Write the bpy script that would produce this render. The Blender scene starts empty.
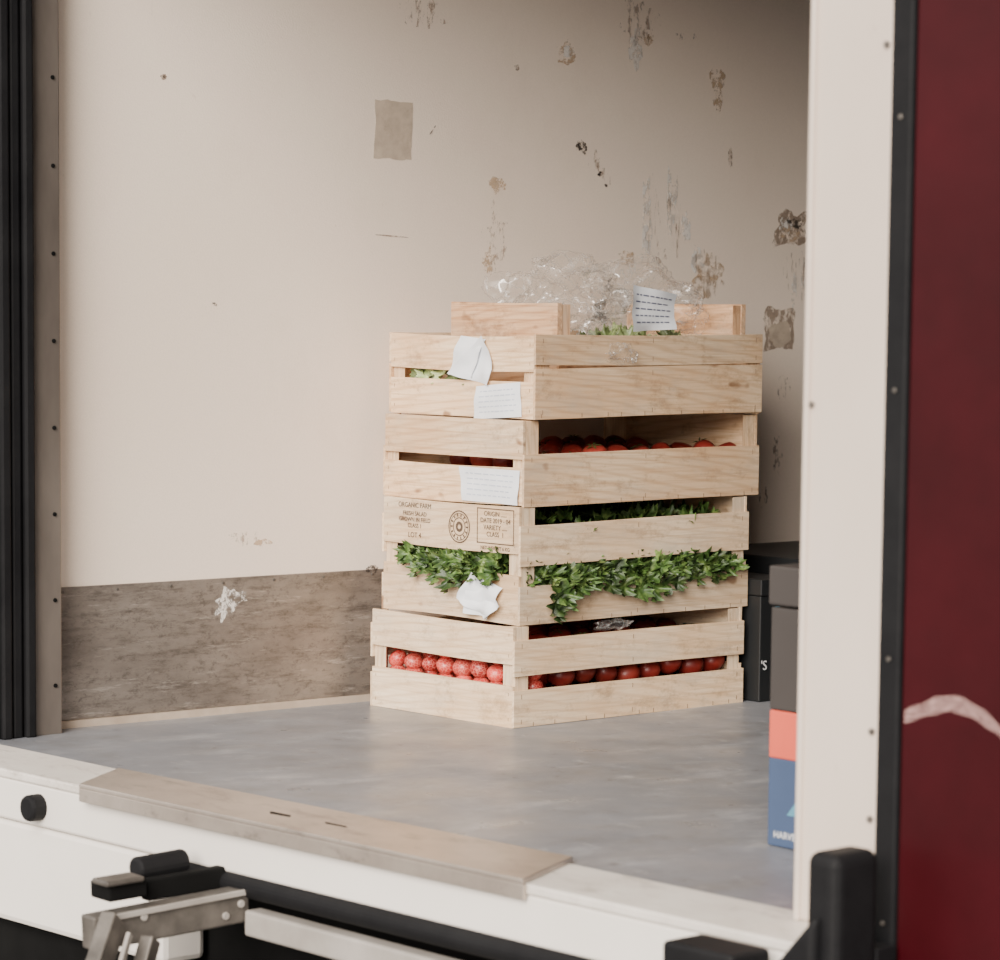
import bpy, bmesh, math, random
from mathutils import Vector, Matrix, noise, Euler
R = random.Random(7)
scene = bpy.context.scene

# ------------------------------------------------------------------ helpers
def link(ob, parent=None):
    scene.collection.objects.link(ob)
    if parent: ob.parent = parent
    return ob
def mesh_obj(name, verts, faces, mats, parent=None, smooth=False, midx=None):
    me = bpy.data.meshes.new(name)
    me.from_pydata([tuple(v) for v in verts], [], faces)
    if not isinstance(mats, (list, tuple)): mats = [mats]
    for m in mats: me.materials.append(m)
    if midx:
        for p, i in zip(me.polygons, midx): p.material_index = i
    if smooth:
        for p in me.polygons: p.use_smooth = True
    me.update()
    return link(bpy.data.objects.new(name, me), parent)
def empty(name, loc=(0,0,0), rot=(0,0,0)):
    e = bpy.data.objects.new(name, None); e.empty_display_size = .05
    e.location = loc; e.rotation_euler = rot
    return link(e)
def bevel(ob, w, seg=2):
    m = ob.modifiers.new('bevel', 'BEVEL'); m.width = w; m.segments = seg; m.limit_method = 'ANGLE'
    return ob
def prism(name, pts, z0, z1, mat, parent=None, bev=0):
    n = len(pts)
    v = [(p[0],p[1],z0) for p in pts] + [(p[0],p[1],z1) for p in pts]
    f = [tuple(range(n-1,-1,-1)), tuple(range(n,2*n))] + [(i,(i+1)%n,n+(i+1)%n,n+i) for i in range(n)]
    ob = mesh_obj(name, v, f, mat, parent)
    bm = bmesh.new(); bm.from_mesh(ob.data); bmesh.ops.recalc_face_normals(bm, faces=bm.faces); bm.to_mesh(ob.data); bm.free()
    if bev: bevel(ob, bev)
    return ob
def box(name, x0,x1,y0,y1,z0,z1, mat, parent=None, bev=0):
    return prism(name, [(x0,y0),(x1,y0),(x1,y1),(x0,y1)], z0, z1, mat, parent, bev)
# frame of the loading opening: s runs along the sill, o outward
def S(s, o, z=0):
    return (-.803 + .059*s - .998*o, -.007 - .998*s - .059*o, z)
def sbox(name, s0,s1,o0,o1,z0,z1, mat, parent=None, bev=0):
    return prism(name, [S(s0,o0)[:2],S(s1,o0)[:2],S(s1,o1)[:2],S(s0,o1)[:2]], z0, z1, mat, parent, bev)
def tube(name, a, b, r, mat, parent=None, seg=20, rings=1):
    a, b = Vector(a), Vector(b); d = (b-a).normalized()
    u = d.orthogonal().normalized(); w = d.cross(u)
    v=[];f=[]
    for p in (a,b):
        for i in range(seg):
            t = 2*math.pi*i/seg; v.append(p + r*(math.cos(t)*u+math.sin(t)*w))
    for i in range(seg): f.append((i,(i+1)%seg,seg+(i+1)%seg,seg+i))
    f.append(tuple(range(seg-1,-1,-1))); f.append(tuple(range(seg,2*seg)))
    ob = mesh_obj(name, v, f, mat, parent); bevel(ob, r*.25)
    return ob

# ------------------------------------------------------------------ materials
class NT:
    def __init__(s, name):
        s.m = bpy.data.materials.new(name); s.m.use_nodes = True
        s.t = s.m.node_tree; s.p = s.t.nodes['Principled BSDF']; s.out = s.t.nodes['Material Output']
        s.co = s.n('ShaderNodeTexCoord').outputs['Object']
    def n(s, typ, **k):
        nd = s.t.nodes.new(typ)
        for a,b in k.items(): setattr(nd, a, b)
        return nd
    def l(s, a, b): s.t.links.new(a, b)
    def noise(s, scale=5, detail=4, rough=.55, stretch=(1,1,1), co=None, off=(0,0,0)):
        mp = s.n('ShaderNodeMapping'); mp.inputs['Scale'].default_value = stretch; mp.inputs['Location'].default_value = off
        s.l(co or s.co, mp.inputs[0])
        t = s.n('ShaderNodeTexNoise'); t.inputs['Scale'].default_value = scale
        t.inputs['Detail'].default_value = detail; t.inputs['Roughness'].default_value = rough
        s.l(mp.outputs[0], t.inputs['Vector']); return t.outputs['Fac']
    def ramp(s, fac, stops):
        r = s.n('ShaderNodeValToRGB'); e = r.color_ramp.elements
        while len(e) < len(stops): e.new(.5)
        for el,(p,c) in zip(e, stops):
            el.position = p; el.color = (c,c,c,1) if isinstance(c,(int,float)) else (*c,1)
        s.l(fac, r.inputs[0]); return r.outputs[0]
    def mix(s, fac, a, b, mode='MIX'):
        m = s.n('ShaderNodeMix', data_type='RGBA', blend_type=mode)
        for i,x in ((0,fac),(6,a),(7,b)):
            if isinstance(x,(int,float)): m.inputs[i].default_value = x
            elif isinstance(x, tuple): m.inputs[i].default_value = (*x,1)
            else: s.l(x, m.inputs[i])
        return m.outputs[2]
    def color(s, c):
        if isinstance(c, tuple): s.p.inputs['Base Color'].default_value = (*c,1)
        else: s.l(c, s.p.inputs['Base Color'])
    def bump(s, h, strength=.2, dist=.002):
        b = s.n('ShaderNodeBump'); b.inputs['Strength'].default_value = strength; b.inputs['Distance'].default_value = dist
        s.l(h, b.inputs['Height']); s.l(b.outputs[0], s.p.inputs['Normal'])
    def rm(s, r=.5, m=0):
        s.p.inputs['Roughness'].default_value = r; s.p.inputs['Metallic'].default_value = m
        return s
    def alpha(s, a):
        s.l(a, s.p.inputs['Alpha'])
def simple(name, c1, c2, scale=8, rough=.6, metal=0, bump=.15, stretch=(1,1,1), bs=None, spec=None):
    k = NT(name); k.rm(rough, metal)
    f = k.noise(scale, 5, .6, stretch)
    k.color(k.ramp(f, [(.3,c1),(.7,c2)]))
    if spec is not None: k.p.inputs['Specular IOR Level'].default_value = spec
    k.bump(k.noise(bs or scale*8, 3, .6, stretch), bump, .002)
    return k.m

# painted inner wall
k = NT('interior_wall_paint'); k.rm(.6)
base = k.ramp(k.noise(1.6, 4), [(.3,(.82,.69,.58)),(.7,(.87,.75,.64))])
sp = k.ramp(k.noise(70, 3, .6, (1,1,.4)), [(.73,0),(.79,.6)])
c = k.mix(sp, base, (.62,.50,.40))
gr = k.ramp(k.noise(2.2, 8, .75, (1,1,.6), off=(3,1,2)), [(.56,0),(.78,.28)])
c = k.mix(gr, c, (.60,.48,.38))
fn = k.ramp(k.noise(9, 6, .8, (1,1,.15), off=(9,2,5)), [(.67,0),(.71,.3)])
c = k.mix(fn, c, (.6,.49,.40))
wv = k.ramp(k.noise(420, 2, .5), [(.35,.0),(.65,.13)])
c = k.mix(wv, c, (.6,.5,.42))
k.color(c); k.bump(k.noise(300, 2, .5), .3, .001)
M_WALL = k.m
M_CEIL = simple('ceiling_darkened', (.13,.11,.10),(.17,.145,.13), 3)  # unseen ceiling, coloured dark to dim the light inside
M_WALLD = simple('far_wall_darkened', (.06,.05,.045),(.09,.078,.07), 3)  # unseen walls, shade put into the colour so the depth goes dark

# floor
k = NT('truck_floor_coating'); k.rm(.5)
c = k.ramp(k.noise(2.5, 6, .65), [(.3,(.165,.172,.192)),(.7,(.25,.258,.282))])
s1 = k.ramp(k.noise(6, 9, .75, (.7,1.6,1)), [(.53,0),(.66,.55)])
c = k.mix(s1, c, (.42,.42,.43))
s2 = k.ramp(k.noise(14, 8, .8, (2,.7,1), off=(4,4,0)), [(.59,0),(.65,.5)])
c = k.mix(s2, c, (.50,.49,.48))
mpz = k.n('ShaderNodeMapping'); mpz.inputs['Rotation'].default_value=(0,0,.5); k.l(k.co, mpz.inputs[0])
s5 = k.ramp(k.noise(12, 5, .75, (.25,7,1), co=mpz.outputs[0], off=(2,9,0)), [(.64,0),(.67,.6)])
c = k.mix(s5, c, (.56,.54,.52))
s4 = k.ramp(k.noise(5, 8, .75, (1,1,1), off=(8,2,0)), [(.50,0),(.68,.6)])
c = k.mix(s4, c, (.125,.12,.118))
s3 = k.ramp(k.noise(30, 6, .8, off=(1,7,0)), [(.60,0),(.65,.75)])
c = k.mix(s3, c, (.10,.09,.085))
k.color(c); k.bump(k.noise(120, 3, .6), .3, .001)
k.l(k.ramp(k.noise(7,5), [(.3,.25),(.7,.48)]), k.p.inputs['Roughness'])
M_FLOOR = k.m

# worn steel kick plate
k = NT('worn_steel_plate'); k.rm(.45, .55)
c = k.ramp(k.noise(3, 7, .7, (1,1,2)), [(.3,(.165,.14,.122)),(.7,(.37,.325,.285))])
a = k.ramp(k.noise(10, 10, .85, (1,1,5)), [(.50,0),(.63,.75)])
c = k.mix(a, c, (.10,.085,.073))
a3 = k.ramp(k.noise(45, 8, .85, (1,1,1.5), off=(6,3,1)), [(.53,0),(.62,.65)])
c = k.mix(a3, c, (.11,.095,.084))
a2 = k.ramp(k.noise(20, 8, .8, (.4,1,4), off=(2,3,1)), [(.58,0),(.66,.5)])
c = k.mix(a2, c, (.62,.56,.50))
k.color(c); k.bump(k.noise(60, 5, .7, (.4,1,3)), .2, .001)
M_STEEL = k.m
M_JAMB = simple('jamb_steel', (.10,.083,.072),(.26,.225,.195), 6, .4, .5, .1, (1,1,.3))
M_BLACK = simple('black_rubber', (.004,.004,.005),(.009,.009,.010), 10, .65, 0, .3, spec=.2)
M_DARK = simple('chassis_dark', (.003,.003,.003),(.008,.008,.008), 5, .9, spec=.1)
M_WHITE = simple('body_white_paint', (.74,.69,.63),(.82,.77,.71), 3, .4, 0, .05)
# pillar
k = NT('pillar_paint'); k.rm(.42)
c = k.ramp(k.noise(2, 5, .6, (1,1,.5)), [(.3,(.58,.48,.405)),(.7,(.68,.58,.50))])
a = k.ramp(k.noise(25, 6, .8, (1,1,.3)), [(.66,0),(.71,.6)])
k.color(k.mix(a, c, (.38,.30,.25))); k.bump(k.noise(180,2), .1, .001)
M_PILLAR = k.m
# sill
k = NT('sill_worn_paint'); k.rm(.5)
c = k.ramp(k.noise(5, 6, .7), [(.3,(.58,.53,.47)),(.7,(.75,.70,.64))])
a = k.ramp(k.noise(16, 8, .8, (1.5,.5,1)), [(.52,0),(.64,.75)])
k.color(k.mix(a, c, (.40,.35,.30))); k.bump(k.noise(90,4), .2, .001)
M_SILL = k.m
k = NT('ramp_plate_metal'); k.rm(.34,.7)
c = k.ramp(k.noise(5, 6, .7), [(.3,(.42,.355,.305)),(.7,(.64,.56,.49))])
a = k.ramp(k.noise(14, 9, .8, (1.5,.5,1)), [(.53,0),(.65,.75)])
k.color(k.mix(a, c, (.22,.175,.15))); k.bump(k.noise(120,4), .15, .001)
M_PLATE = k.m
k = NT('dark_red_paint'); k.rm(.42)
c = k.ramp(k.noise(2.2, 5, .65), [(.3,(.022,.0006,.0018)),(.6,(.038,.0015,.004)),(.85,(.09,.010,.014))])
k.color(c); k.p.inputs['Specular IOR Level'].default_value = .22; k.bump(k.noise(4,3), .3, .01)
M_RED = k.m
M_GALV = simple('galvanised_steel', (.07,.063,.056),(.19,.17,.15), 18, .45, .5, .2)
M_LGREY = simple('grey_painted_tube', (.25,.225,.20),(.37,.34,.31), 8, .5, 0, .1)
M_ASPH = simple('asphalt', (.10,.095,.09),(.17,.16,.15), 30, .9, 0, .5)

# wood with grain attribute
def wood(name, ca, cb, dark):
    k = NT(name); k.rm(.75); k.p.inputs['Specular IOR Level'].default_value=.25
    g = k.n('ShaderNodeAttribute', attribute_name='gco').outputs['Vector']
    ti = k.n('ShaderNodeAttribute', attribute_name='tint').outputs['Fac']
    f1 = k.noise(26, 5, .65, (.14,4,4), co=g)
    c = k.ramp(f1, [(.3,ca),(.7,cb)])
    big = k.ramp(k.noise(4, 4, .6, (1,1.5,1.5), co=g, off=(3,8,1)), [(.42,0),(.66,.6)])
    c = k.mix(big, c, tuple(a*b for a,b in zip(ca,(.90,.76,.62))))
    f2 = k.ramp(k.noise(60, 6, .7, (.06,4,4), co=g), [(.50,0),(.64,.5)])
    c = k.mix(f2, c, dark)
    w = k.n('ShaderNodeTexWave', wave_type='BANDS', bands_direction='DIAGONAL'); w.inputs['Scale'].default_value = 16
    w.inputs['Distortion'].default_value = 7; w.inputs['Detail'].default_value = 2; w.inputs['Detail Scale'].default_value=.6
    mp = k.n('ShaderNodeMapping'); mp.inputs['Scale'].default_value = (.35,2.6,2.6); k.l(g, mp.inputs[0]); k.l(mp.outputs[0], w.inputs['Vector'])
    wf = k.ramp(w.outputs['Fac'], [(.55,0),(.98,.34)])
    c = k.mix(wf, c, dark)
    gy = k.ramp(k.noise(9, 7, .75, (.6,1.6,1.6), co=g, off=(2,7,4)), [(.50,0),(.70,.55)])
    c = k.mix(gy, c, (.50,.42,.33))
    st = k.ramp(k.noise(14, 8, .80, (1,1.6,1.6), co=g, off=(5,5,5)), [(.52,0),(.68,.6)])
    c = k.mix(st, c, tuple(x*.55 for x in dark))
    kn = k.ramp(k.noise(20, 2, .4, (.7,1.3,1.3), co=g, off=(9,9,9)), [(.70,0),(.75,.75)])
    c = k.mix(kn, c, (.22,.10,.045))
    hs = k.n('ShaderNodeHueSaturation'); k.l(c, hs.inputs['Color']); k.l(ti, hs.inputs['Value'])
    k.color(hs.outputs[0]); k.bump(f1, .45, .0015)
    return k.m
M_WOOD = wood('crate_pine', (.79,.59,.39),(.93,.76,.55),(.54,.34,.19))
M_WOOD2 = wood('crate_pine_rosy', (.78,.54,.34),(.92,.72,.49),(.48,.27,.13))
M_WOOD3 = wood('crate_pine_strong_grain', (.66,.40,.22),(.85,.59,.38),(.36,.16,.07))
M_STAPLE = simple('rusty_staple', (.16,.10,.06),(.28,.19,.12), 20, .5, .3)

# ------------------------------------------------------------------ truck shell
YW = .387
CZ = 1.56  # ceiling set low so its edge shades the upper wall
wall_left = box('wall_left', -.675, 2.6, YW, YW+.05, -.03, CZ, M_WALL)
prism('floor', [S(-.62,0)[:2], S(2.05,0)[:2], (2.65,-2.05), (2.65,.60)], -.04, 0, M_FLOOR)
box('ceiling', -.82, 2.65, -1.72, .46, CZ, CZ+.05, M_CEIL)
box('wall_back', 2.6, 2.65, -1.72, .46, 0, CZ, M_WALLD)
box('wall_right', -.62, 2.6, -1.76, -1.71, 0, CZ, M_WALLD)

kp = empty('kick_plate')
bevel(box('plate', -.665, .018, YW-.005, YW, .012, .234, M_STEEL, kp), .001)
def rivet(name, loc, ax, r, mat, parent):
    a = Vector(loc); return tube(name, a, a+Vector(ax)*r*.8, r, mat, parent, 12)
for i in range(7):
    rivet('rivet_%d'%i, (-.64+i*.105, YW-.005, .226), (0,-1,0), .0025, M_GALV, kp)
box('trim_1', -.665, 2.6, YW-.012, YW-.0002, 0, .012, simple('floor_edge_trim', (.38,.30,.23),(.50,.41,.33), 20))

jamb = empty('door_jamb')
box('steel_strip', -.724, -.672, .33, .52, -.001, 2.0, M_JAMB, jamb, .002)
for i in range(14):
    rivet('screw_%d'%i, (-.685, .33, .08+i*.14), (0,-1,0), .0035, M_DARK, jamb)
gask = empty('door_seal')
for i in range(5):
    x1 = -.726 - i*.022
    box('rib_%d'%i, x1-.019, x1-.001, .315+.006*(i%2), .52, -.001, 2.0, M_BLACK, gask, .004)
box('backing', -.835, -.726, .328, .53, -.001, 2.0, M_DARK, gask)
a_=Vector(S(.035,.126,-.045)); tube('latch', a_, a_+Vector((-.03,-.002,0)), .020, M_BLACK, gask)

# sill, ramp plate, bumper beam
sill = empty('truck_sill')
sbox('tread', -.6, 1.585, -.002, .135, -.012, .0015, M_SILL, sill, .003)
sbox('beam', -.6, 1.585, .02, .132, -.075, -.012, M_WHITE, sill, .004)
ramp = empty('loading_plate')
pp = [S(.075,.018)[:2], S(1.045,-.012)[:2], S(1.120,.142)[:2], S(.165,.15)[:2]]
prism('plate', pp, .0017, .0085, M_PLATE, ramp, .0015)
prism('lip', [S(.165,.15)[:2], S(1.12,.142)[:2], S(1.12,.136)[:2], S(.165,.144)[:2]], -.018, .0017, M_PLATE, ramp, .001)
prism('slot_a', [S(.53,.080)[:2],S(.575,.078)[:2],S(.585,.088)[:2],S(.545,.092)[:2]], .0085,.0088, M_DARK, ramp)
prism('slot_b', [S(.645,.075)[:2],S(.69,.074)[:2],S(.70,.080)[:2],S(.655,.082)[:2]], .0085,.0088, M_DARK, ramp)
sbox('body_panel_lower', -.9, .34, .05, .126, -.235, -.076, M_WHITE, None, .01)
ch = empty('truck_chassis')
sbox('frame', -.9, 2.4, -.3, .04, -.75, -.085, M_DARK, ch)  # this box and the next are near-black, added as shade beneath the truck
sbox('underside_shade', -.9, 2.4, .0, .10, -.9, -.24, M_DARK, ch)
tube('rubber_roll', S(.36,.125,-.090), S(1.55,.125,-.090), .016, M_BLACK, ch)

br = empty('tail_lift_arm')
def obox(name, a, b, w, h, mat, parent, bev=.003):
    a,b = Vector(a),Vector(b); d=(b-a).normalized(); sd = d.cross(Vector((0,0,1))).normalized(); up = sd.cross(d)
    v=[]
    for p in (a,b):
        for i,j in ((-1,-1),(1,-1),(1,1),(-1,1)): v.append(p+sd*i*w/2+up*j*h/2)
    ob = mesh_obj(name, v, [(0,1,2,3),(7,6,5,4),(0,4,5,1),(1,5,6,2),(2,6,7,3),(3,7,4,0)], mat, parent)
    bm = bmesh.new(); bm.from_mesh(ob.data); bmesh.ops.recalc_face_normals(bm, faces=bm.faces); bm.to_mesh(ob.data); bm.free()
    if bev: bevel(ob, bev)
    return ob
obox('cross_tube', S(.55,.125,-.137), S(1.55,.125,-.142), .03, .036, M_LGREY, ch, .004)
obox('arm', (-1.145,-.545,-.126), (-.900,-.545,-.114), .035, .046, M_GALV, br)
obox('arm_flange', (-1.14,-.566,-.106), (-.902,-.566,-.094), .004, .008, M_LGREY, br, .001)
obox('knee_plate', (-1.120,-.570,-.105), (-1.185,-.61,-.20), .022, .042, M_GALV, br)
obox('knee_flange', (-1.105,-.585,-.125), (-1.165,-.625,-.22), .006, .012, M_LGREY, br,.001)
obox('lower_strut', (-1.06,-.565,-.14), (-1.12,-.60,-.25), .02, .028, M_GALV, br)
obox('hinge_block', (-1.10,-.50,-.082), (-1.04,-.50,-.080), .05, .024, M_DARK, br)
obox('top_cap', (-1.11,-.515,-.067), (-1.05,-.515,-.065), .04, .008, M_GALV, br)
tube('pivot_roll', (-1.02,-.46,-.068), (-.94,-.46,-.064), .018, M_BLACK, br)
obox('inner_link', (-1.03,-.50,-.088), (-.90,-.50,-.083), .02, .03, M_DARK, br)
obox('side_rail', (-1.35,-.47,-.180), (-1.10,-.53,-.180), .02, .012, M_GALV, br)
obox('side_rail_low', (-1.35,-.47,-.197), (-1.10,-.53,-.197), .02, .006, M_LGREY, br)
for i,x in enumerate((-1.11,-1.07,-.94,-.915)):
    rivet('bolt_%d'%i, (x,-.5625,-.118+(.008 if i%2 else -.006)), (0,-1,0), .0055, M_LGREY, br)

# right pillar, seal, side panel
DS = .018
pil = empty('door_pillar')
sbox('post', 1.463+DS, 1.580+DS, -.06, .038, 0.0015, 2.05, M_PILLAR, pil, .004)
sbox('lip', 1.460+DS, 1.468+DS, .030, .044, .0015, 2.05, M_PILLAR, pil, .003)
for i,(s,z) in enumerate(((1.572,.235),(1.572,.135),(1.572,1.0),(1.470,.6))):
    a = Vector(S(s+DS,.038,z)); tube('bolt_%d'%i, a, a+Vector((-1,-.06,0))*.004, .0040, M_GALV, pil, 12)
rs = empty('body_seal_strip')
sbox('strip', 1.581+DS, 1.613+DS, -.06, .043, -.3, 2.05, M_BLACK, rs, .004)
for i in range(4):
    a = Vector(S(1.598+DS,.043,.02+i*.30)); tube('screw_%d'%i, a, a+Vector((-1,-.06,0))*.002, .003, M_GALV, rs, 10)
dr = empty('truck_side_panel')
sbox('panel', 1.6145+DS, 3.2, -.02, .040, -.35, 2.05, M_RED, dr, .004)
k = NT('worn_painted_stroke'); k.rm(.6); k.color((.42,.26,.24))
ac = k.n('ShaderNodeAttribute', attribute_name='along').outputs['Vector']
k.alpha(k.ramp(k.noise(6, 5, .7,(1,1,1), co=ac), [(.42,.10),(.56,.85)]))
v=[];f=[];al=[]
NS=40
for i in range(NS+1):
    t=i/NS; s=1.620+DS+t*.21; zc=.257+.026*math.sin(min(1,t*1.25)*math.pi*.85)-.090*max(0,t-.3)**1.3; w=.0085*(.5+.6*math.sin(math.pi*min(1,t+.2)))+.0010*math.sin(t*37)
    for j in range(4):
        q=j/3*2-1; v.append(S(s,.0403,zc+w*q)); al.append((t*2.0, j*1.1, 0))
    if i:
        for j in range(3): a=4*(i-1)+j; f.append((a,a+4,a+5,a+1))
so_=mesh_obj('painted_stroke', v, f, k.m, dr)
aa=so_.data.attributes.new('along','FLOAT_VECTOR','POINT'); aa.data.foreach_set('vector',[c for g in al for c in g])
# rubber corner bumper
rb = empty('rubber_bumper')
def bumper(name, s0,s1,o0,o1,z0,z1, r):
    ob = sbox(name, s0,s1,o0,o1,z0,z1, M_BLACK, rb); bevel(ob, r, 4)
    return ob
bumper('post', 1.592,1.640,.075,.150,-.30,.112,.014)
bumper('backing', 1.587,1.640,.046,.08,-.30,-.001,.002)
ft = bumper('foot', 1.560,1.62,.136,.165,-.30,.045,.010)
for vv in ft.data.vertices:
    if vv.co.z>0 and vv.co.y > S(1.58,.13)[1]: vv.co.z -= .065
bumper('block', 1.435,1.545,.15,.215,-.12,-.006,.006)

prism('asphalt_ground', [(-30,-30),(30,-30),(30,30),(-30,30)], -1.0, -.95, M_ASPH)

# ------------------------------------------------------------------ wall marks
def markmat(name, col, lo, hi, sc=60, st=(1,1,1), a0=0., a1=.9):
    k = NT(name); k.rm(.6); k.color(k.ramp(k.noise(sc*1.7,4), [(.3,tuple(x*.75 for x in col)),(.7,col)]))
    k.alpha(k.ramp(k.noise(sc, 7, .75, st), [(lo,a0),(hi,a1)])); return k.m
MK = {'tape': markmat('old_tape', (.62,.51,.40), .2,.5,30,(1,1,1),.5,.8),
      'tan': markmat('peeled_tan', (.64,.47,.31), .46,.56,60,a1=.7),
      'brown': markmat('peeled_brown', (.36,.275,.21), .42,.54,60,(1,1,.6),a1=.75),
      'dark': markmat('black_mark', (.05,.04,.035), .44,.52,90),
      'streak': markmat('scrape_streak', (.36,.27,.21), .56,.62,60,(3,1,.25),a1=.65),
      'wisp': markmat('faint_scrape', (.42,.32,.25), .53,.60,50,(2,1,.8),a1=.5),
      'pale': markmat('pale_scuff', (.90,.85,.79), .46,.53,60,(1,1,.7))}
def mark(x,z,w,h,kind,jag=.25,y=None,rot=0,square=False):
    y = (YW-.0006) if y is None else y
    pts=[]; n = 40; sd=R.uniform(0,99)
    for i in range(n):
        t=2*math.pi*i/n; c,s_=math.cos(t),math.sin(t)
        if square:
            m=max(abs(c),abs(s_)); c/=m; s_/=m
        j=1+jag*1.7*noise.noise(Vector((c*1.6+sd,s_*1.6,sd)))+jag*.8*noise.noise(Vector((c*5+sd,s_*5,sd)))
        px,pz=c*w/2*j,s_*h/2*j
        pts.append((x+px*math.cos(rot)-pz*math.sin(rot), y, z+px*math.sin(rot)+pz*math.cos(rot)))
    pts.append((x,y,z))
    mesh_obj('scuff_mark', pts, [(i,n,(i+1)%n) for i in range(n)], MK[kind], wall_left)
mark(.034,1.007,.082,.100,'tape',.04,square=True,rot=-.02)
mark(-.440,1.076,.012,.010,'brown'); mark(-.440,1.076,.005,.004,'dark',y=YW-.001)
mark(.427,1.161,.05,.040,'tan',.35); mark(.43,1.165,.03,.02,'pale',.3,y=YW-.0009)
mark(.800,1.123,.030,.085,'tan',.45)
mark(.462,.995,.022,.018,'dark',.3); mark(.472,.99,.012,.018,'dark',.3)
mark(.505,.96,.04,.05,'wisp',.6,rot=.6); mark(.51,.945,.010,.008,'dark',.4); mark(.525,.925,.008,.006,'dark',.4)
mark(.27,.919,.035,.03,'tan',.4)
mark(.64,.869,.035,.17,'streak',.3,rot=.1); mark(.695,.875,.04,.15,'streak',.3)
mark(.625,.86,.025,.14,'pale',.4); mark(.685,.90,.025,.11,'pale',.4); mark(.725,.85,.02,.06,'pale',.4); mark(.66,.80,.04,.03,'wisp',.4)
mark(.692,.885,.016,.13,'streak',.5,y=YW-.0009); mark(.630,.85,.010,.12,'streak',.5,y=YW-.0009)
mark(1.000,.854,.080,.065,'brown',.25,square=True); mark(.995,.845,.05,.03,'tan',.3,y=YW-.0008); mark(1.01,.866,.04,.015,'dark',.4,y=YW-.001); mark(.985,.86,.03,.03,'pale',.4,y=YW-.0012)
mark(1.02,.765,.07,.10,'streak',.3,rot=.5); mark(1.01,.73,.015,.07,'pale',.4); mark(1.035,.77,.012,.08,'pale',.4)
mark(.972,.659,.080,.085,'brown',.12,square=True); mark(.975,.650,.06,.05,'tape',.2,y=YW-.001)
mark(.780,.764,.08,.080,'streak',.3,rot=-.6); mark(.785,.760,.08,.08,'tan',.4); mark(.785,.745,.06,.04,'wisp',.4); mark(.755,.79,.03,.04,'pale',.4)
mark(.265,.823,.05,.10,'wisp',.5); mark(.25,.78,.025,.04,'tan',.5)
mark(.03,.822,.07,.0025,'brown',.1,rot=-.05); mark(.12,1.01,.022,.0025,'dark',.1,rot=.9)
mark(-.276,.302,.06,.02,'wisp',.5); mark(-.24,.292,.03,.015,'tan',.4)
mark(.975,.413,.025,.09,'wisp',.4); mark(.94,.33,.02,.06,'wisp',.4); mark(.99,.55,.03,.05,'wisp',.4)
mark(.094,1.215,.10,.05,'wisp',.4); mark(.602,1.225,.08,.07,'wisp',.4); mark(.62,1.20,.035,.025,'tan',.4); mark(.59,1.18,.03,.07,'pale',.4)
mark(.72,1.21,.05,.015,'wisp',.4); mark(.835,.985,.010,.04,'brown'); mark(.31,1.13,.012,.010,'brown')
mark(-.34,.70,.009,.006,'dark'); mark(.58,.79,.04,.03,'tan',.4)
mark(-.32,.187,.045,.055,'pale',.5,y=YW-.0056); mark(-.29,.20,.03,.02,'pale',.4,y=YW-.0056)
mark(-.01,.235,.025,.014,'dark',.3,y=YW-.0056)

# ------------------------------------------------------------------ crates
class WB:
    def __init__(s): s.v=[];s.f=[];s.g=[];s.t=[];s.m=[]
    def board(s, p0, p1, axis, mi=0, tint=None, bow=.0022, seg=6):
        off = Vector((R.uniform(0,50),R.uniform(0,50),R.uniform(0,50)))
        tint = tint or R.uniform(.80,1.07)
        o = [a for a in (0,1,2) if a!=axis]
        thin = min(o, key=lambda a: p1[a]-p0[a]); 
        b0 = len(s.v); ph=R.uniform(0,6.28); am=R.uniform(-bow,bow)
        for i in range(seg+1):
            t=i/seg; q = p0[axis]+(p1[axis]-p0[axis])*t
            for (a,b) in ((0,0),(1,0),(1,1),(0,1)):
                c=[0,0,0]; c[axis]=q; c[o[0]]=(p0,p1)[a][o[0]]; c[o[1]]=(p0,p1)[b][o[1]]
                wide=[x for x in o if x!=thin][0]
                c[wide]+=am*math.sin(t*math.pi*1.3+ph)
                s.v.append(tuple(c)); s.g.append((q+off.x, c[o[0]]+off.y, c[o[1]]+off.z)); s.t.append(tint)
        for i in range(seg):
            k0=b0+4*i
            for j in range(4): s.f.append((k0+j,k0+(j+1)%4,k0+4+(j+1)%4,k0+4+j)); s.m.append(mi)
        s.f.append((b0+3,b0+2,b0+1,b0)); s.m.append(mi)
        e=b0+4*seg; s.f.append((e,e+1,e+2,e+3)); s.m.append(mi)
    def post(s, x, y, sx, sy, z0, z1, w=.03, mi=0):
        off=Vector((R.uniform(0,50),)*3); tint=R.uniform(.80,.95); b=len(s.v)
        for z in (z0,z1):
            for (a,c) in ((0,0),(w,0),(0,w)):
                p=(x+sx*a,y+sy*c,z); s.v.append(p); s.g.append((z+off.x,p[0]+off.y,p[1]+off.z)); s.t.append(tint)
        for ff in ((0,2,1),(3,4,5),(0,1,4,3),(1,2,5,4),(2,0,3,5)): s.f.append(tuple(b+i for i in ff)); s.m.append(mi)
    def build(s, name, mats, loc, rz, lean=0):
        e = empty(name, loc, (0,lean,rz))
        ob = mesh_obj('slats', s.v, s.f, mats, e, midx=s.m)
        a=ob.data.attributes.new('gco','FLOAT_VECTOR','POINT'); a.data.foreach_set('vector',[c for g in s.g for c in g])
        a=ob.data.attributes.new('tint','FLOAT','POINT'); a.data.foreach_set('value',s.t)
        bm=bmesh.new(); bm.from_mesh(ob.data); bmesh.ops.recalc_face_normals(bm, faces=bm.faces); bm.to_mesh(ob.data); bm.free()
        m=bevel(ob,.0010,2)
        return e
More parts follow.
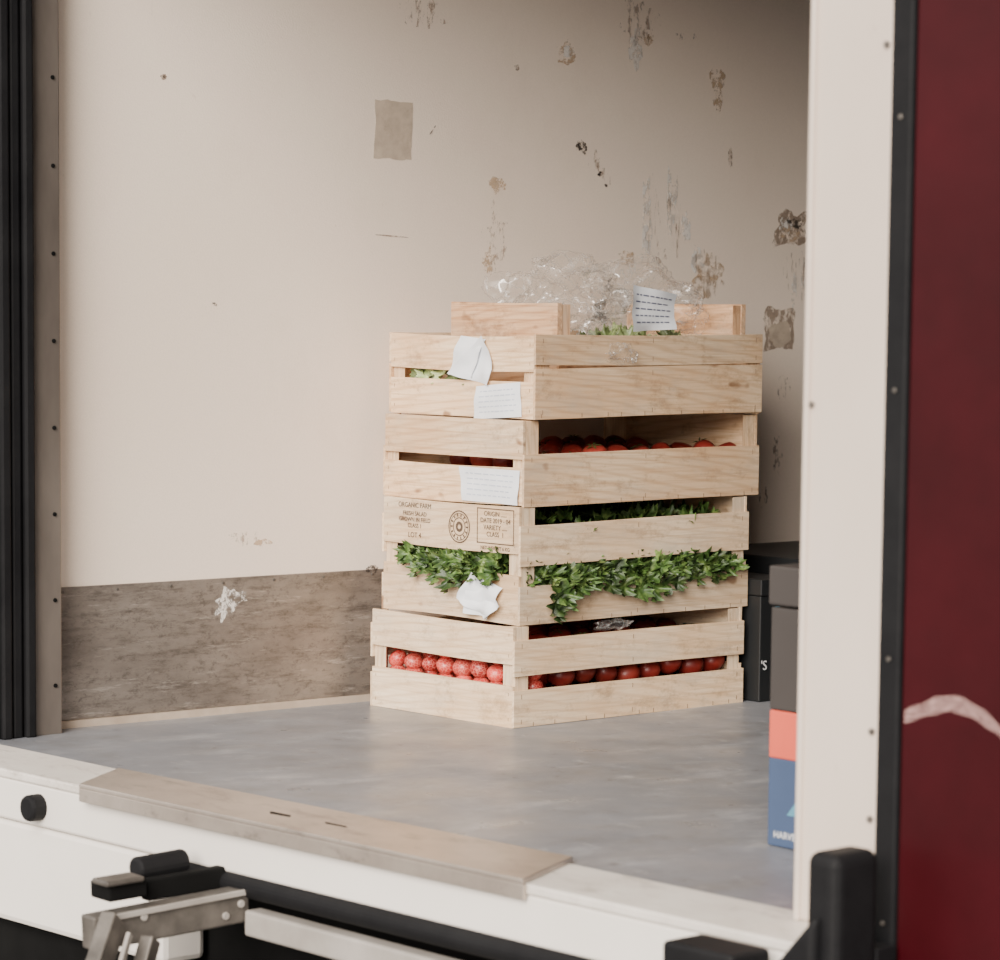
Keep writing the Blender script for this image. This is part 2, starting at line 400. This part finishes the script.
def crate(loc, rz, L, W, H, ends, sides, wood=M_WOOD, name='wooden_crate'):
    b=WB(); t=.006
    for (z0,z1) in ends:
        b.board((0,0,z0),(t,W,z1),1); b.board((L-t,0,z0),(L,W,z1),1)
        for y in (.010,W-.010):
            for z in (z0+.014,z1-.014):
                b.board((-.0005,y-.0005,z-.003),(0.001,y+.0005,z+.003),2,1,1,0,1)
    for (z0,z1) in sides:
        b.board((-.001,-.005,z0),(L+.001,.0,z1),0,0,R.uniform(.78,.98)); b.board((0,W,z0),(L,W+.005,z1),0)
        for x in (.016,L*.5,L-.016):
            for z in (z0+.010,z1-.010):
                b.board((x-.0005,-.0056,z-.004),(x+.0005,-.0045,z+.004),2,1,1,0,1)
        if z0<.01:
            for i in range(9):
                x=.03+(L-.06)*(i+R.uniform(-.3,.3))/8; b.board((x-.0006,-.0056,z0+.001),(x+.0006,-.0045,z0+.008),2,1,1,0,1)
    for (x,sx) in ((t,1),(L-t,-1)):
        for (y,sy) in ((0.0005,1),(W-.0005,-1)): b.post(x,y,sx,sy,.001,H-.001)
    nb=6
    for i in range(nb):
        y0=.004+i*(W-.008)/nb; b.board((.007,y0,.002),(L-.007,y0+(W-.03)/nb,.007),0)
    return b.build(name,[wood,M_STAPLE],loc,rz)
RZ=math.radians
P4,P3,P2,P1=(-.026,-.040,0),(-.006,-.028,.171),(.0035,-.024,.369),(.019,-.032,.514)
LL4,LL3,LL2,LL1=.553,.545,.562,.546
C4=crate(P4, RZ(3.8), LL4,.366,.170, [(0,.070),(.107,.170)], [(.0,.062),(.087,.147)])
C3=crate(P3, RZ(3.2), LL3,.355,.197, [(0,.083),(.118,.197)], [(0,.065),(.100,.168)], M_WOOD)
C2=crate(P2, RZ(3.2), LL2,.361,.144, [(0,.063),(.078,.143)], [(0,.088)], M_WOOD2)
C1=crate(P1, RZ(3.6), LL1,.370,.138, [(0,.062),(.079,.138)], [(.002,.086),(.090,.141)], M_WOOD2)
# nested crate with tall end boards
b=WB(); NL=.462
for x in (.0,NL-.012):
    b.board((x,0,.02),(x+.012,.275,.186),1,0,None,.001); b.post(x+(.012 if x==0 else 0),.001,(1 if x==0 else -1),1,.02,.184,.02); b.post(x+(.012 if x==0 else 0),.274,(1 if x==0 else -1),-1,.02,.184,.02)
b.board((.0,-.005,.03),(NL,0,.115),0); b.board((.0,.275,.03),(NL,.280,.115),0)
for i in range(5): b.board((.012,.005+i*.054,.001),(NL-.012,.05+i*.054,.02),0)
b.build('wooden_crate',[M_WOOD3,M_STAPLE],(.119,.030,.5215),RZ(3.6))

M_INK = simple('stamp_ink', (.05,.03,.02),(.12,.08,.05), 60, .8)
def text(body, size, loc, rot, mat, parent, name='print', align='CENTER'):
    cu=bpy.data.curves.new(name,'FONT'); cu.body=body; cu.size=size; cu.align_x=align; cu.extrude=.0001
    cu.materials.append(mat); ob=link(bpy.data.objects.new(name,cu),parent); ob.location=loc; ob.rotation_euler=rot
    return ob
def ring(cy,cz,r,w,parent,x=-.0008):
    v=[];f=[];n=32
    for i in range(n):
        t=2*math.pi*i/n
        for rr in (r-w,r): v.append((x,cy+rr*math.cos(t),cz+rr*math.sin(t)))
    for i in range(n): j=(i+1)%n; f.append((2*i,2*j,2*j+1,2*i+1))
    mesh_obj('stamp_ring',v,f,M_INK,parent)
ring(.152,.156,.028,.0022,C3); ring(.152,.156,.0235,.001,C3); ring(.152,.156,.016,.0016,C3); ring(.152,.156,.009,.0050,C3)
for i in range(14):
    t=i*math.pi/7; mesh_obj('stamp_ray',[(-.0008,.152+r*math.cos(t+d),.156+r*math.sin(t+d)) for r,d in ((.0175,-.08),(.0225,-.06),(.0225,.06),(.0175,.08))],[(0,1,2,3)],M_INK,C3)
TR=(math.pi/2,0,-math.pi/2)
text('ORGANIC FARM', .0120,(-.001,.270,.182),TR,M_INK,C3); text('FRESH SALAD\nGROWN IN FIELD\nCLASS 1', .0105,(-.001,.270,.168),TR,M_INK,C3)
text('LOT 4', .013,(-.001,.270,.130),TR,M_INK,C3)
y0,y1,z0,z1=.012,.106,.132,.192
for (a,b_,c_,d) in ((y0,y1,z0,z0+.0018),(y0,y1,z1-.0018,z1),(y0,y0+.0018,z0,z1),(y1-.0018,y1,z0,z1)):
    mesh_obj('stamp_frame',[(-.0008,a,c_),(-.0008,b_,c_),(-.0008,b_,d),(-.0008,a,d)],[(0,1,2,3)],M_INK,C3)
text('ORIGIN ......\nDATE 2019 - 04\nVARIETY .....\nCLASS  1', .0115,(-.001,.059,.179),TR,M_INK,C3)
text('NET WEIGHT 6 KG', .0088,(-.001,.059,.122),TR,M_INK,C3)

# ------------------------------------------------------------------ produce
def attr_rand_mat(name, ca, cb, cc, rough, scale=40, coat=0, trans=0):
    k=NT(name); k.rm(rough); ti=k.n('ShaderNodeAttribute',attribute_name='tint').outputs['Fac']
    c=k.ramp(k.noise(scale,5,.65),[(.3,ca),(.5,cb),(.72,cc)])
    hs=k.n('ShaderNodeHueSaturation'); k.l(c,hs.inputs['Color']); k.l(ti,hs.inputs['Value']); k.color(hs.outputs[0])
    k.p.inputs['Coat Weight'].default_value=coat
    return k
M_LET=attr_rand_mat('lettuce_leaf',(.018,.042,.010),(.050,.100,.020),(.20,.28,.075),.5,50,.05).m
M_LETP=attr_rand_mat('pale_lettuce_leaf',(.14,.20,.06),(.26,.33,.13),(.46,.50,.28),.5,35,.1).m
M_TOM=attr_rand_mat('tomato_skin',(.17,.013,.010),(.26,.024,.017),(.36,.055,.035),.42,12,.05).m
M_STEM=simple('tomato_stem',(.03,.07,.015),(.06,.12,.03),30)
k=attr_rand_mat('net_bagged_radish',(.42,.018,.018),(.55,.04,.035),(.68,.11,.08),.4,30,.15)
vo=k.n('ShaderNodeTexVoronoi',feature='DISTANCE_TO_EDGE'); vo.inputs['Scale'].default_value=170; k.l(k.co,vo.inputs['Vector'])
src=k.p.inputs['Base Color'].links[0].from_socket
k.color(k.mix(k.ramp(vo.outputs['Distance'],[(.03,.7),(.10,0)]),src,(.82,.24,.18))); M_RAD=k.m

class Soup:
    def __init__(s): s.v=[];s.f=[];s.t=[];s.m=[]
    def leaf(s, c, nrm, size, ruf=.28, tint=None, mi=0):
        nrm=Vector(nrm).normalized(); u=nrm.orthogonal().normalized(); a=R.uniform(0,6.28)
        u=Matrix.Rotation(a,3,nrm)@u; w=nrm.cross(u); c=Vector(c); b=len(s.v); tint=tint or R.uniform(.45,1.6)
        rings,n=6,36; k1=R.randint(4,6); k2=R.randint(10,14); p1,p2=R.uniform(0,6),R.uniform(0,6)
        s.v.append(c); s.t.append(tint*1.4)
        for i in range(1,rings+1):
            r=i/rings
            for j in range(n):
                t=2*math.pi*j/n
                rr=size*r*(1+.12*math.sin(3*t+p1)+(.12*math.sin(k2*t+p2) if i==rings else 0))
                h=size*ruf*(r**2)*(math.sin(k1*t+p1)+.8*math.sin(k2*t+p2)*r)+size*.35*r*r+size*R.uniform(-.04,.04)
                s.v.append(c+u*rr*math.cos(t)+w*rr*math.sin(t)*.8+nrm*h); s.t.append(tint*(1.3-.5*r+(.35 if i==rings else 0)))
        for j in range(n): s.f.append((b,b+1+j,b+1+(j+1)%n)); s.m.append(mi)
        for i in range(rings-1):
            for j in range(n):
                q=b+1+i*n; s.f.append((q+j,q+n+j,q+n+(j+1)%n,q+(j+1)%n)); s.m.append(mi)
    def ball(s, c, r, sq=.88, mi=0, lobes=5, am=.03, seg=18, tint=None):
        b=len(s.v); c=Vector(c); tint=tint or R.uniform(.55,1.3); ax=Euler((R.uniform(-.6,.6),R.uniform(-.6,.6),R.uniform(0,6))).to_matrix()
        n,mr=seg,seg//2
        for i in range(mr+1):
            ph=math.pi*i/mr
            for j in range(n):
                t=2*math.pi*j/n; rr=r*(1+am*math.sin(lobes*t)*math.sin(ph)); z=math.cos(ph)*sq-(.18*math.exp(-(ph/.35)**2))
                s.v.append(c+ax@Vector((rr*math.sin(ph)*math.cos(t),rr*math.sin(ph)*math.sin(t),r*z))); s.t.append(tint)
        for i in range(mr):
            for j in range(n): q=b+i*n; s.f.append((q+j,q+n+j,q+n+(j+1)%n,q+(j+1)%n)); s.m.append(mi)
        return ax
    def build(s,name,mats,par=None,loc=(0,0,0),rz=0):
        ob=mesh_obj(name,s.v,s.f,mats,None,True,s.m); ob.location=loc; ob.rotation_euler=(0,0,rz)
        a=ob.data.attributes.new('tint','FLOAT','POINT'); a.data.foreach_set('value',s.t); return ob
sp=Soup()
for i in range(6):
    for j in range(4):
        sp.ball((.06+i*.084,.05+j*.083,.080),.043,1.15,0,7,.12,20,.3)
for i in range(110):   # front long side gap
    x=R.uniform(.025,.515); sp.leaf((x,R.uniform(.006,.03),R.uniform(.068,.094)),(R.uniform(-.5,.5),-1,R.uniform(-.3,.7)),R.uniform(.016,.028))
for i in range(48):
    x=R.uniform(.03,.515); sp.leaf((x,R.uniform(-.014,-.007),R.uniform(.062,.088)),(R.uniform(-.6,.6),-1,R.uniform(-.2,.6)),R.uniform(.012,.024),.38)
for (x,z,q) in ((.085,.052,.026),(.072,.032,.024),(.098,.040,.020),(.080,.014,.015),(.23,.053,.020),(.27,.046,.022),(.36,.054,.017),(.13,.056,.018),(.30,.048,.024),(.33,.052,.018),(.20,.056,.017),(.41,.058,.015)):
    sp.leaf((x,-.014,z),(R.uniform(-.3,.3),-1,.1),q,.38)
for i in range(50):   # left end gap
    y=R.uniform(.04,.31); sp.leaf((R.uniform(.004,.025),y,R.uniform(.085,.108)),(-1,R.uniform(-.5,.5),R.uniform(-.3,.6)),R.uniform(.014,.025))
for i in range(32):
    y=R.uniform(.05,.30); sp.leaf((R.uniform(-.013,-.007),y,R.uniform(.078,.102)),(-1,R.uniform(-.4,.4),R.uniform(-.2,.6)),R.uniform(.012,.021),.38)
for (y,z,q) in ((.16,.068,.024),(.20,.074,.020),(.13,.070,.018),(.25,.078,.016)): sp.leaf((-.013,y,z),(-1,.1,.1),q,.38)
for i in range(90):
    sp.leaf((R.uniform(.04,.50),R.uniform(.012,.33),R.uniform(.145,.172)),(R.uniform(-.6,.6),R.uniform(-1,.2),1),R.uniform(.02,.03),.25)
sp.build('lettuce_heads',[M_LET],None,P3,RZ(3.2))
sp=Soup()
for i in range(9): sp.leaf((R.uniform(.012,.03),.17+i*.02,.068+R.uniform(-.004,.004)),(-1,R.uniform(-.4,.4),R.uniform(0,.6)),R.uniform(.014,.022),.2)
for i in range(26): sp.leaf((R.uniform(.25,.38),R.uniform(.04,.2),R.uniform(.106,.136)),(R.uniform(-.5,.5),R.uniform(-1,0),1),R.uniform(.022,.035),.25)
for i in range(4): sp.ball((.20+i*.085,.15,.085),.045,1,0,7,.12,20,.6)
sp.build('lettuce_heads',[M_LETP],None,P1,RZ(3.6))
def fill(loc,rz,L,W,r,layers,name,mat,jit=.004,stem=True,x0=0,x1=1,vs=1.75,zj=0):
    s=Soup(); nx=int((L-.02)/(2*r)); ny=int((W-.02)/(2*r))
    for l in range(layers):
        for i in range(nx):
            if not (x0<=i/nx<x1): continue
            for j in range(ny):
                rr_=r*R.uniform(.76,1.0)
                c=(.013+r+i*((L-.026-2*r)/(nx-1))+R.uniform(-jit,jit)*.3, .011+r+j*((W-.022-2*r)/(ny-1)), .010+r*.95+l*r*vs+R.uniform(-zj,jit))
                ax=s.ball(c,rr_)
                if stem and l==layers-1 and R.random()<.5:
                    for q in range(5):
                        b=len(s.v); t=q*1.2566; 
                        for (rr,tt,zz) in ((0,t,.80),(.28,t-.25,.84),(.6,t,.78),(.28,t+.25,.84)):
                            s.v.append(Vector(c)+ax@Vector((r*rr*math.cos(tt),r*rr*math.sin(tt),r*zz))); s.t.append(1)
                        s.f.append((b,b+1,b+2,b+3)); s.m.append(1)
    return s.build(name,[mat,M_STEM],None,loc,rz)
fill(P2,RZ(3.2),LL2,.361,.0265,2,'tomatoes',M_TOM,.003,True,.15,1,1.5,.014)
fill(P4,RZ(3.8),LL4,.366,.0265,3,'tomatoes',M_TOM,x0=.15,vs=1.6,zj=.012)
fill(P4,RZ(3.8),LL4,.366,.0195,4,'radishes',M_RAD,stem=False,x1=.14,vs=1.45,zj=.004)

# ------------------------------------------------------------------ paper & plastic
k=NT('label_paper'); k.rm(.7); k.color(k.ramp(k.noise(30,3),[(.3,(.72,.75,.79)),(.7,(.82,.84,.88))])); M_PAP=k.m
k=NT('label_print'); k.rm(.7); k.color((.52,.56,.65)); M_PR=k.m
k=NT('label_print_dark'); k.rm(.7); k.color((.12,.13,.20)); M_PRD=k.m
def paper(cr, outline, off, face, lines=4, curl=.004, name='paper_label', dark=False):
    n=9; v=[];f=[]; A,B,C,D=[Vector(p) for p in outline]; sd=R.uniform(0,9)
    def P(s,t,ex=0):
        p=A.lerp(B,s).lerp(D.lerp(C,s),t)
        h=off+ex+curl*(.5+noise.noise(Vector((s*2.2+sd,t*2.2,sd))))*(.3+1.2*max(abs(s-.5),abs(t-.5)))*2
        return (-h,p.x,p.y) if face=='end' else (p.x,-h,p.y)
    for i in range(n+1):
        for j in range(n+1): v.append(P(i/n,j/n))
    for i in range(n):
        for j in range(n): q=i*(n+1)+j; f.append((q,q+n+1,q+n+2,q+1))
    m=[0]*len(f)
    for l in range(lines):
        t=.20+.62*l/max(1,lines-1); s0=.10; 
        while s0<.85:
            s1=min(.90,s0+R.uniform(.04,.12)); b=len(v); th=.016
            v+= [P(s0,t-th,.0006),P(s1,t-th,.0006),P(s1,t+th,.0006),P(s0,t+th,.0006)]; f.append((b,b+1,b+2,b+3)); m.append(1); s0=s1+.025
    ob=mesh_obj(name,v,f,[M_PAP,M_PRD if dark else M_PR],None,False,m)
    ob.location=cr.location; ob.rotation_euler=cr.rotation_euler
    for p in ob.data.polygons: p.use_smooth = True
    return ob
paper(C1,((.210,.072),(.108,.054),(.096,.090),(.120,.138)),.001,'end',0,.006)
paper(C1,((.212,.070),(.150,.066),(.118,.132),(.180,.137)),.002,'end',0,.005)
paper(C1,((.148,-.004),(.026,.004),(.032,.062),(.141,.052)),.001,'end',5,.003)
paper(C2,((.150,.003),(.006,.002),(.004,.060),(.155,.061)),.001,'end',5,.003)
paper(C3,((.138,.036),(.070,.004),(.030,.030),(.094,.084)),.005,'end',0,.010)
paper(C3,((.122,.012),(.064,.006),(.034,.060),(.108,.082)),.002,'end',0,.008)
lab=paper(C1,((.236,.146),(.345,.150),(.352,.210),(.248,.226)),-.020,'side',5,.006,dark=True)
# plastic film
k=NT('clear_plastic_film')
tr=k.n('ShaderNodeBsdfTransparent'); tr.inputs[0].default_value=(.985,.98,.975,1)
gl=k.n('ShaderNodeBsdfGlossy'); gl.inputs['Roughness'].default_value=.28; gl.inputs[0].default_value=(1,.98,.96,1)
df=k.n('ShaderNodeBsdfDiffuse'); df.inputs[0].default_value=(.9,.88,.86,1)
m0=k.n('ShaderNodeMixShader'); m0.inputs[0].default_value=.4; k.l(gl.outputs[0],m0.inputs[1]); k.l(df.outputs[0],m0.inputs[2])
lw=k.n('ShaderNodeLayerWeight'); lw.inputs['Blend'].default_value=.25
pw=k.n('ShaderNodeMath',operation='POWER'); k.l(lw.outputs['Facing'],pw.inputs[0]); pw.inputs[1].default_value=2.0
cr_=k.ramp(k.noise(20,4,.55,(1,1,1)),[(.47,0),(.50,.30),(.53,0)])
ad=k.n('ShaderNodeMath',operation='MULTIPLY_ADD'); k.l(pw.outputs[0],ad.inputs[0]); ad.inputs[1].default_value=.38; k.l(cr_,ad.inputs[2])
ad2=k.n('ShaderNodeMath',operation='ADD'); k.l(ad.outputs[0],ad2.inputs[0]); ad2.inputs[1].default_value=.03
mx=k.n('ShaderNodeMixShader'); k.l(ad2.outputs[0],mx.inputs[0]); k.l(tr.outputs[0],mx.inputs[1]); k.l(m0.outputs[0],mx.inputs[2])
k.l(mx.outputs[0],k.out.inputs['Surface']); k.t.nodes.remove(k.p); M_PLAS=k.m
def film(name,c,sz,seed,am=.3,sub=6):
    bm=bmesh.new(); bmesh.ops.create_icosphere(bm,subdivisions=sub,radius=1)
    for v in bm.verts:
        p=v.co.copy(); o=Vector((seed,seed*2,seed*3))
        q=p+Vector((noise.noise(p*1.3+o),noise.noise(p*1.3+o*2),noise.noise(p*1.3+o*3)))*.7
        r=1+am*noise.noise(q*1.2+o)*1.7+am*.5*(.35-abs(noise.noise(q*2.0+o)))*2+am*.14*(.3-abs(noise.noise(q*4.5+o)))*2
        v.co=Vector((p.x*sz[0],p.y*sz[1],p.z*sz[2]))*r
    me=bpy.data.meshes.new(name); bm.to_mesh(me); bm.free(); me.materials.append(M_PLAS)
    ob=link(bpy.data.objects.new(name,me)); ob.location=c
    for p in me.polygons: p.use_smooth=True
    return ob
film('plastic_bag',(.240,.15,.716),(.100,.085,.068),1.3,.45)
film('plastic_bag',(.43,.17,.702),(.125,.07,.062),4.1,.45)
film('plastic_wrap',(.205,-.036,.624),(.026,.006,.015),7.7,.5,5)
film('plastic_wrap',(.205,-.024,.160),(.034,.006,.008),9.7,.5,5)

# ------------------------------------------------------------------ cardboard boxes
def cmat(n,c): return simple(n,tuple(x*.9 for x in c),c,12,.55,0,.05)
M_BBLUE=cmat('box_blue',(.05,.08,.155)); M_BRED=cmat('box_red',(.70,.105,.06)); M_BGREY=cmat('box_charcoal',(.045,.038,.035))
M_BBLK=cmat('box_black',(.007,.008,.009)); M_TEXT=cmat('box_white_print',(.8,.8,.8)); M_CYAN=cmat('box_cyan_print',(.10,.28,.38))
BX=-.438; BY=-1.099
cb=empty('cardboard_box',(BX,BY,0),(0,0,RZ(2)))
box('body_lower',0,.30,-.36,0,.001,.118,M_BBLUE,cb,.002)
box('body_upper',0,.30,-.36,0,.118,.181,M_BRED,cb,.002)
text('HARVEST',.013,(-.0015,-.013,.013),TR,M_TEXT,cb,'print','LEFT')
mesh_obj('emblem',[(-.001,-.036,.045),(-.001,-.07,.045),(-.001,-.07,.085)],[(0,1,2)],M_CYAN,cb)
cb2=empty('cardboard_box',(BX,BY,.182),(0,0,RZ(1.2)))
box('body',.0,.30,-.36,0,.0,.135,M_BGREY,cb2,.002)
box('lid',-.003,.303,-.363,.003,.138,.190,M_BGREY,cb2,.003)
cb3=empty('cardboard_box',(.545,-.01,0),(0,0,RZ(3.5)))
box('body',0,.095,-.02,.30,.001,.19,M_BBLK,cb3,.002)
box('lid',-.001,.096,-.022,.302,.191,.220,M_BBLK,cb3,.002)
text("'S",.024,(.002,-.0212,.058),(math.pi/2,0,0),M_TEXT,cb3,'print','LEFT')
mesh_obj('stripe',[(.036,-.0207,.05),(.048,-.0207,.05),(.048,-.0207,.17),(.036,-.0207,.17)],[(0,1,2,3)],M_CYAN,cb3)
cb4=empty('cardboard_box',(.660,-.02,0),(0,0,RZ(1)))
box('body',0,.35,-.02,.32,.001,.215,M_BBLK,cb4,.002)
box('lid',-.002,.352,-.022,.322,.216,.25,M_BBLK,cb4,.002)
mesh_obj('stripe',[(.01,-.0207,.03),(.03,-.0207,.03),(.03,-.0207,.12),(.01,-.0207,.12)],[(0,1,2,3)],M_CYAN,cb4)

# ------------------------------------------------------------------ light
w=bpy.data.worlds.new('sky'); scene.world=w; w.use_nodes=True
bg=w.node_tree.nodes['Background']; bg.inputs[0].default_value=(1.0,.95,.895,1); bg.inputs[1].default_value=1.45
sd=bpy.data.lights.new('sun','SUN'); sd.energy=8.0; sd.angle=math.radians(40); sd.color=(1,.92,.83)
so=link(bpy.data.objects.new('sun',sd))
d=Vector((1,.62,-.56)); so.rotation_euler=d.to_track_quat('-Z','Y').to_euler(); so.location=(-5,-5,5)

# ------------------------------------------------------------------ camera
cam=bpy.data.cameras.new('camera'); cam.lens=111.6; cam.sensor_width=36; cam.sensor_fit='HORIZONTAL'; cam.clip_start=.05
cam.shift_y=.129; cam.shift_x=.0025
cam.dof.use_dof=True; cam.dof.focus_distance=5.25; cam.dof.aperture_fstop=7
co=link(bpy.data.objects.new('camera',cam))
fh=Vector((.620,.785,0)).normalized(); th=math.atan(.1016)
fw=fh*math.cos(th)+Vector((0,0,-math.sin(th))); rt=fw.cross(Vector((0,0,1))).normalized(); up=rt.cross(fw)
ph=math.radians(.55); r2=rt*math.cos(ph)+up*math.sin(ph); u2=up*math.cos(ph)-rt*math.sin(ph)
M=Matrix((r2,u2,-fw)).transposed().to_4x4(); M.translation=Vector((-3.229,-4.053,.722)); co.matrix_world=M
scene.camera=co
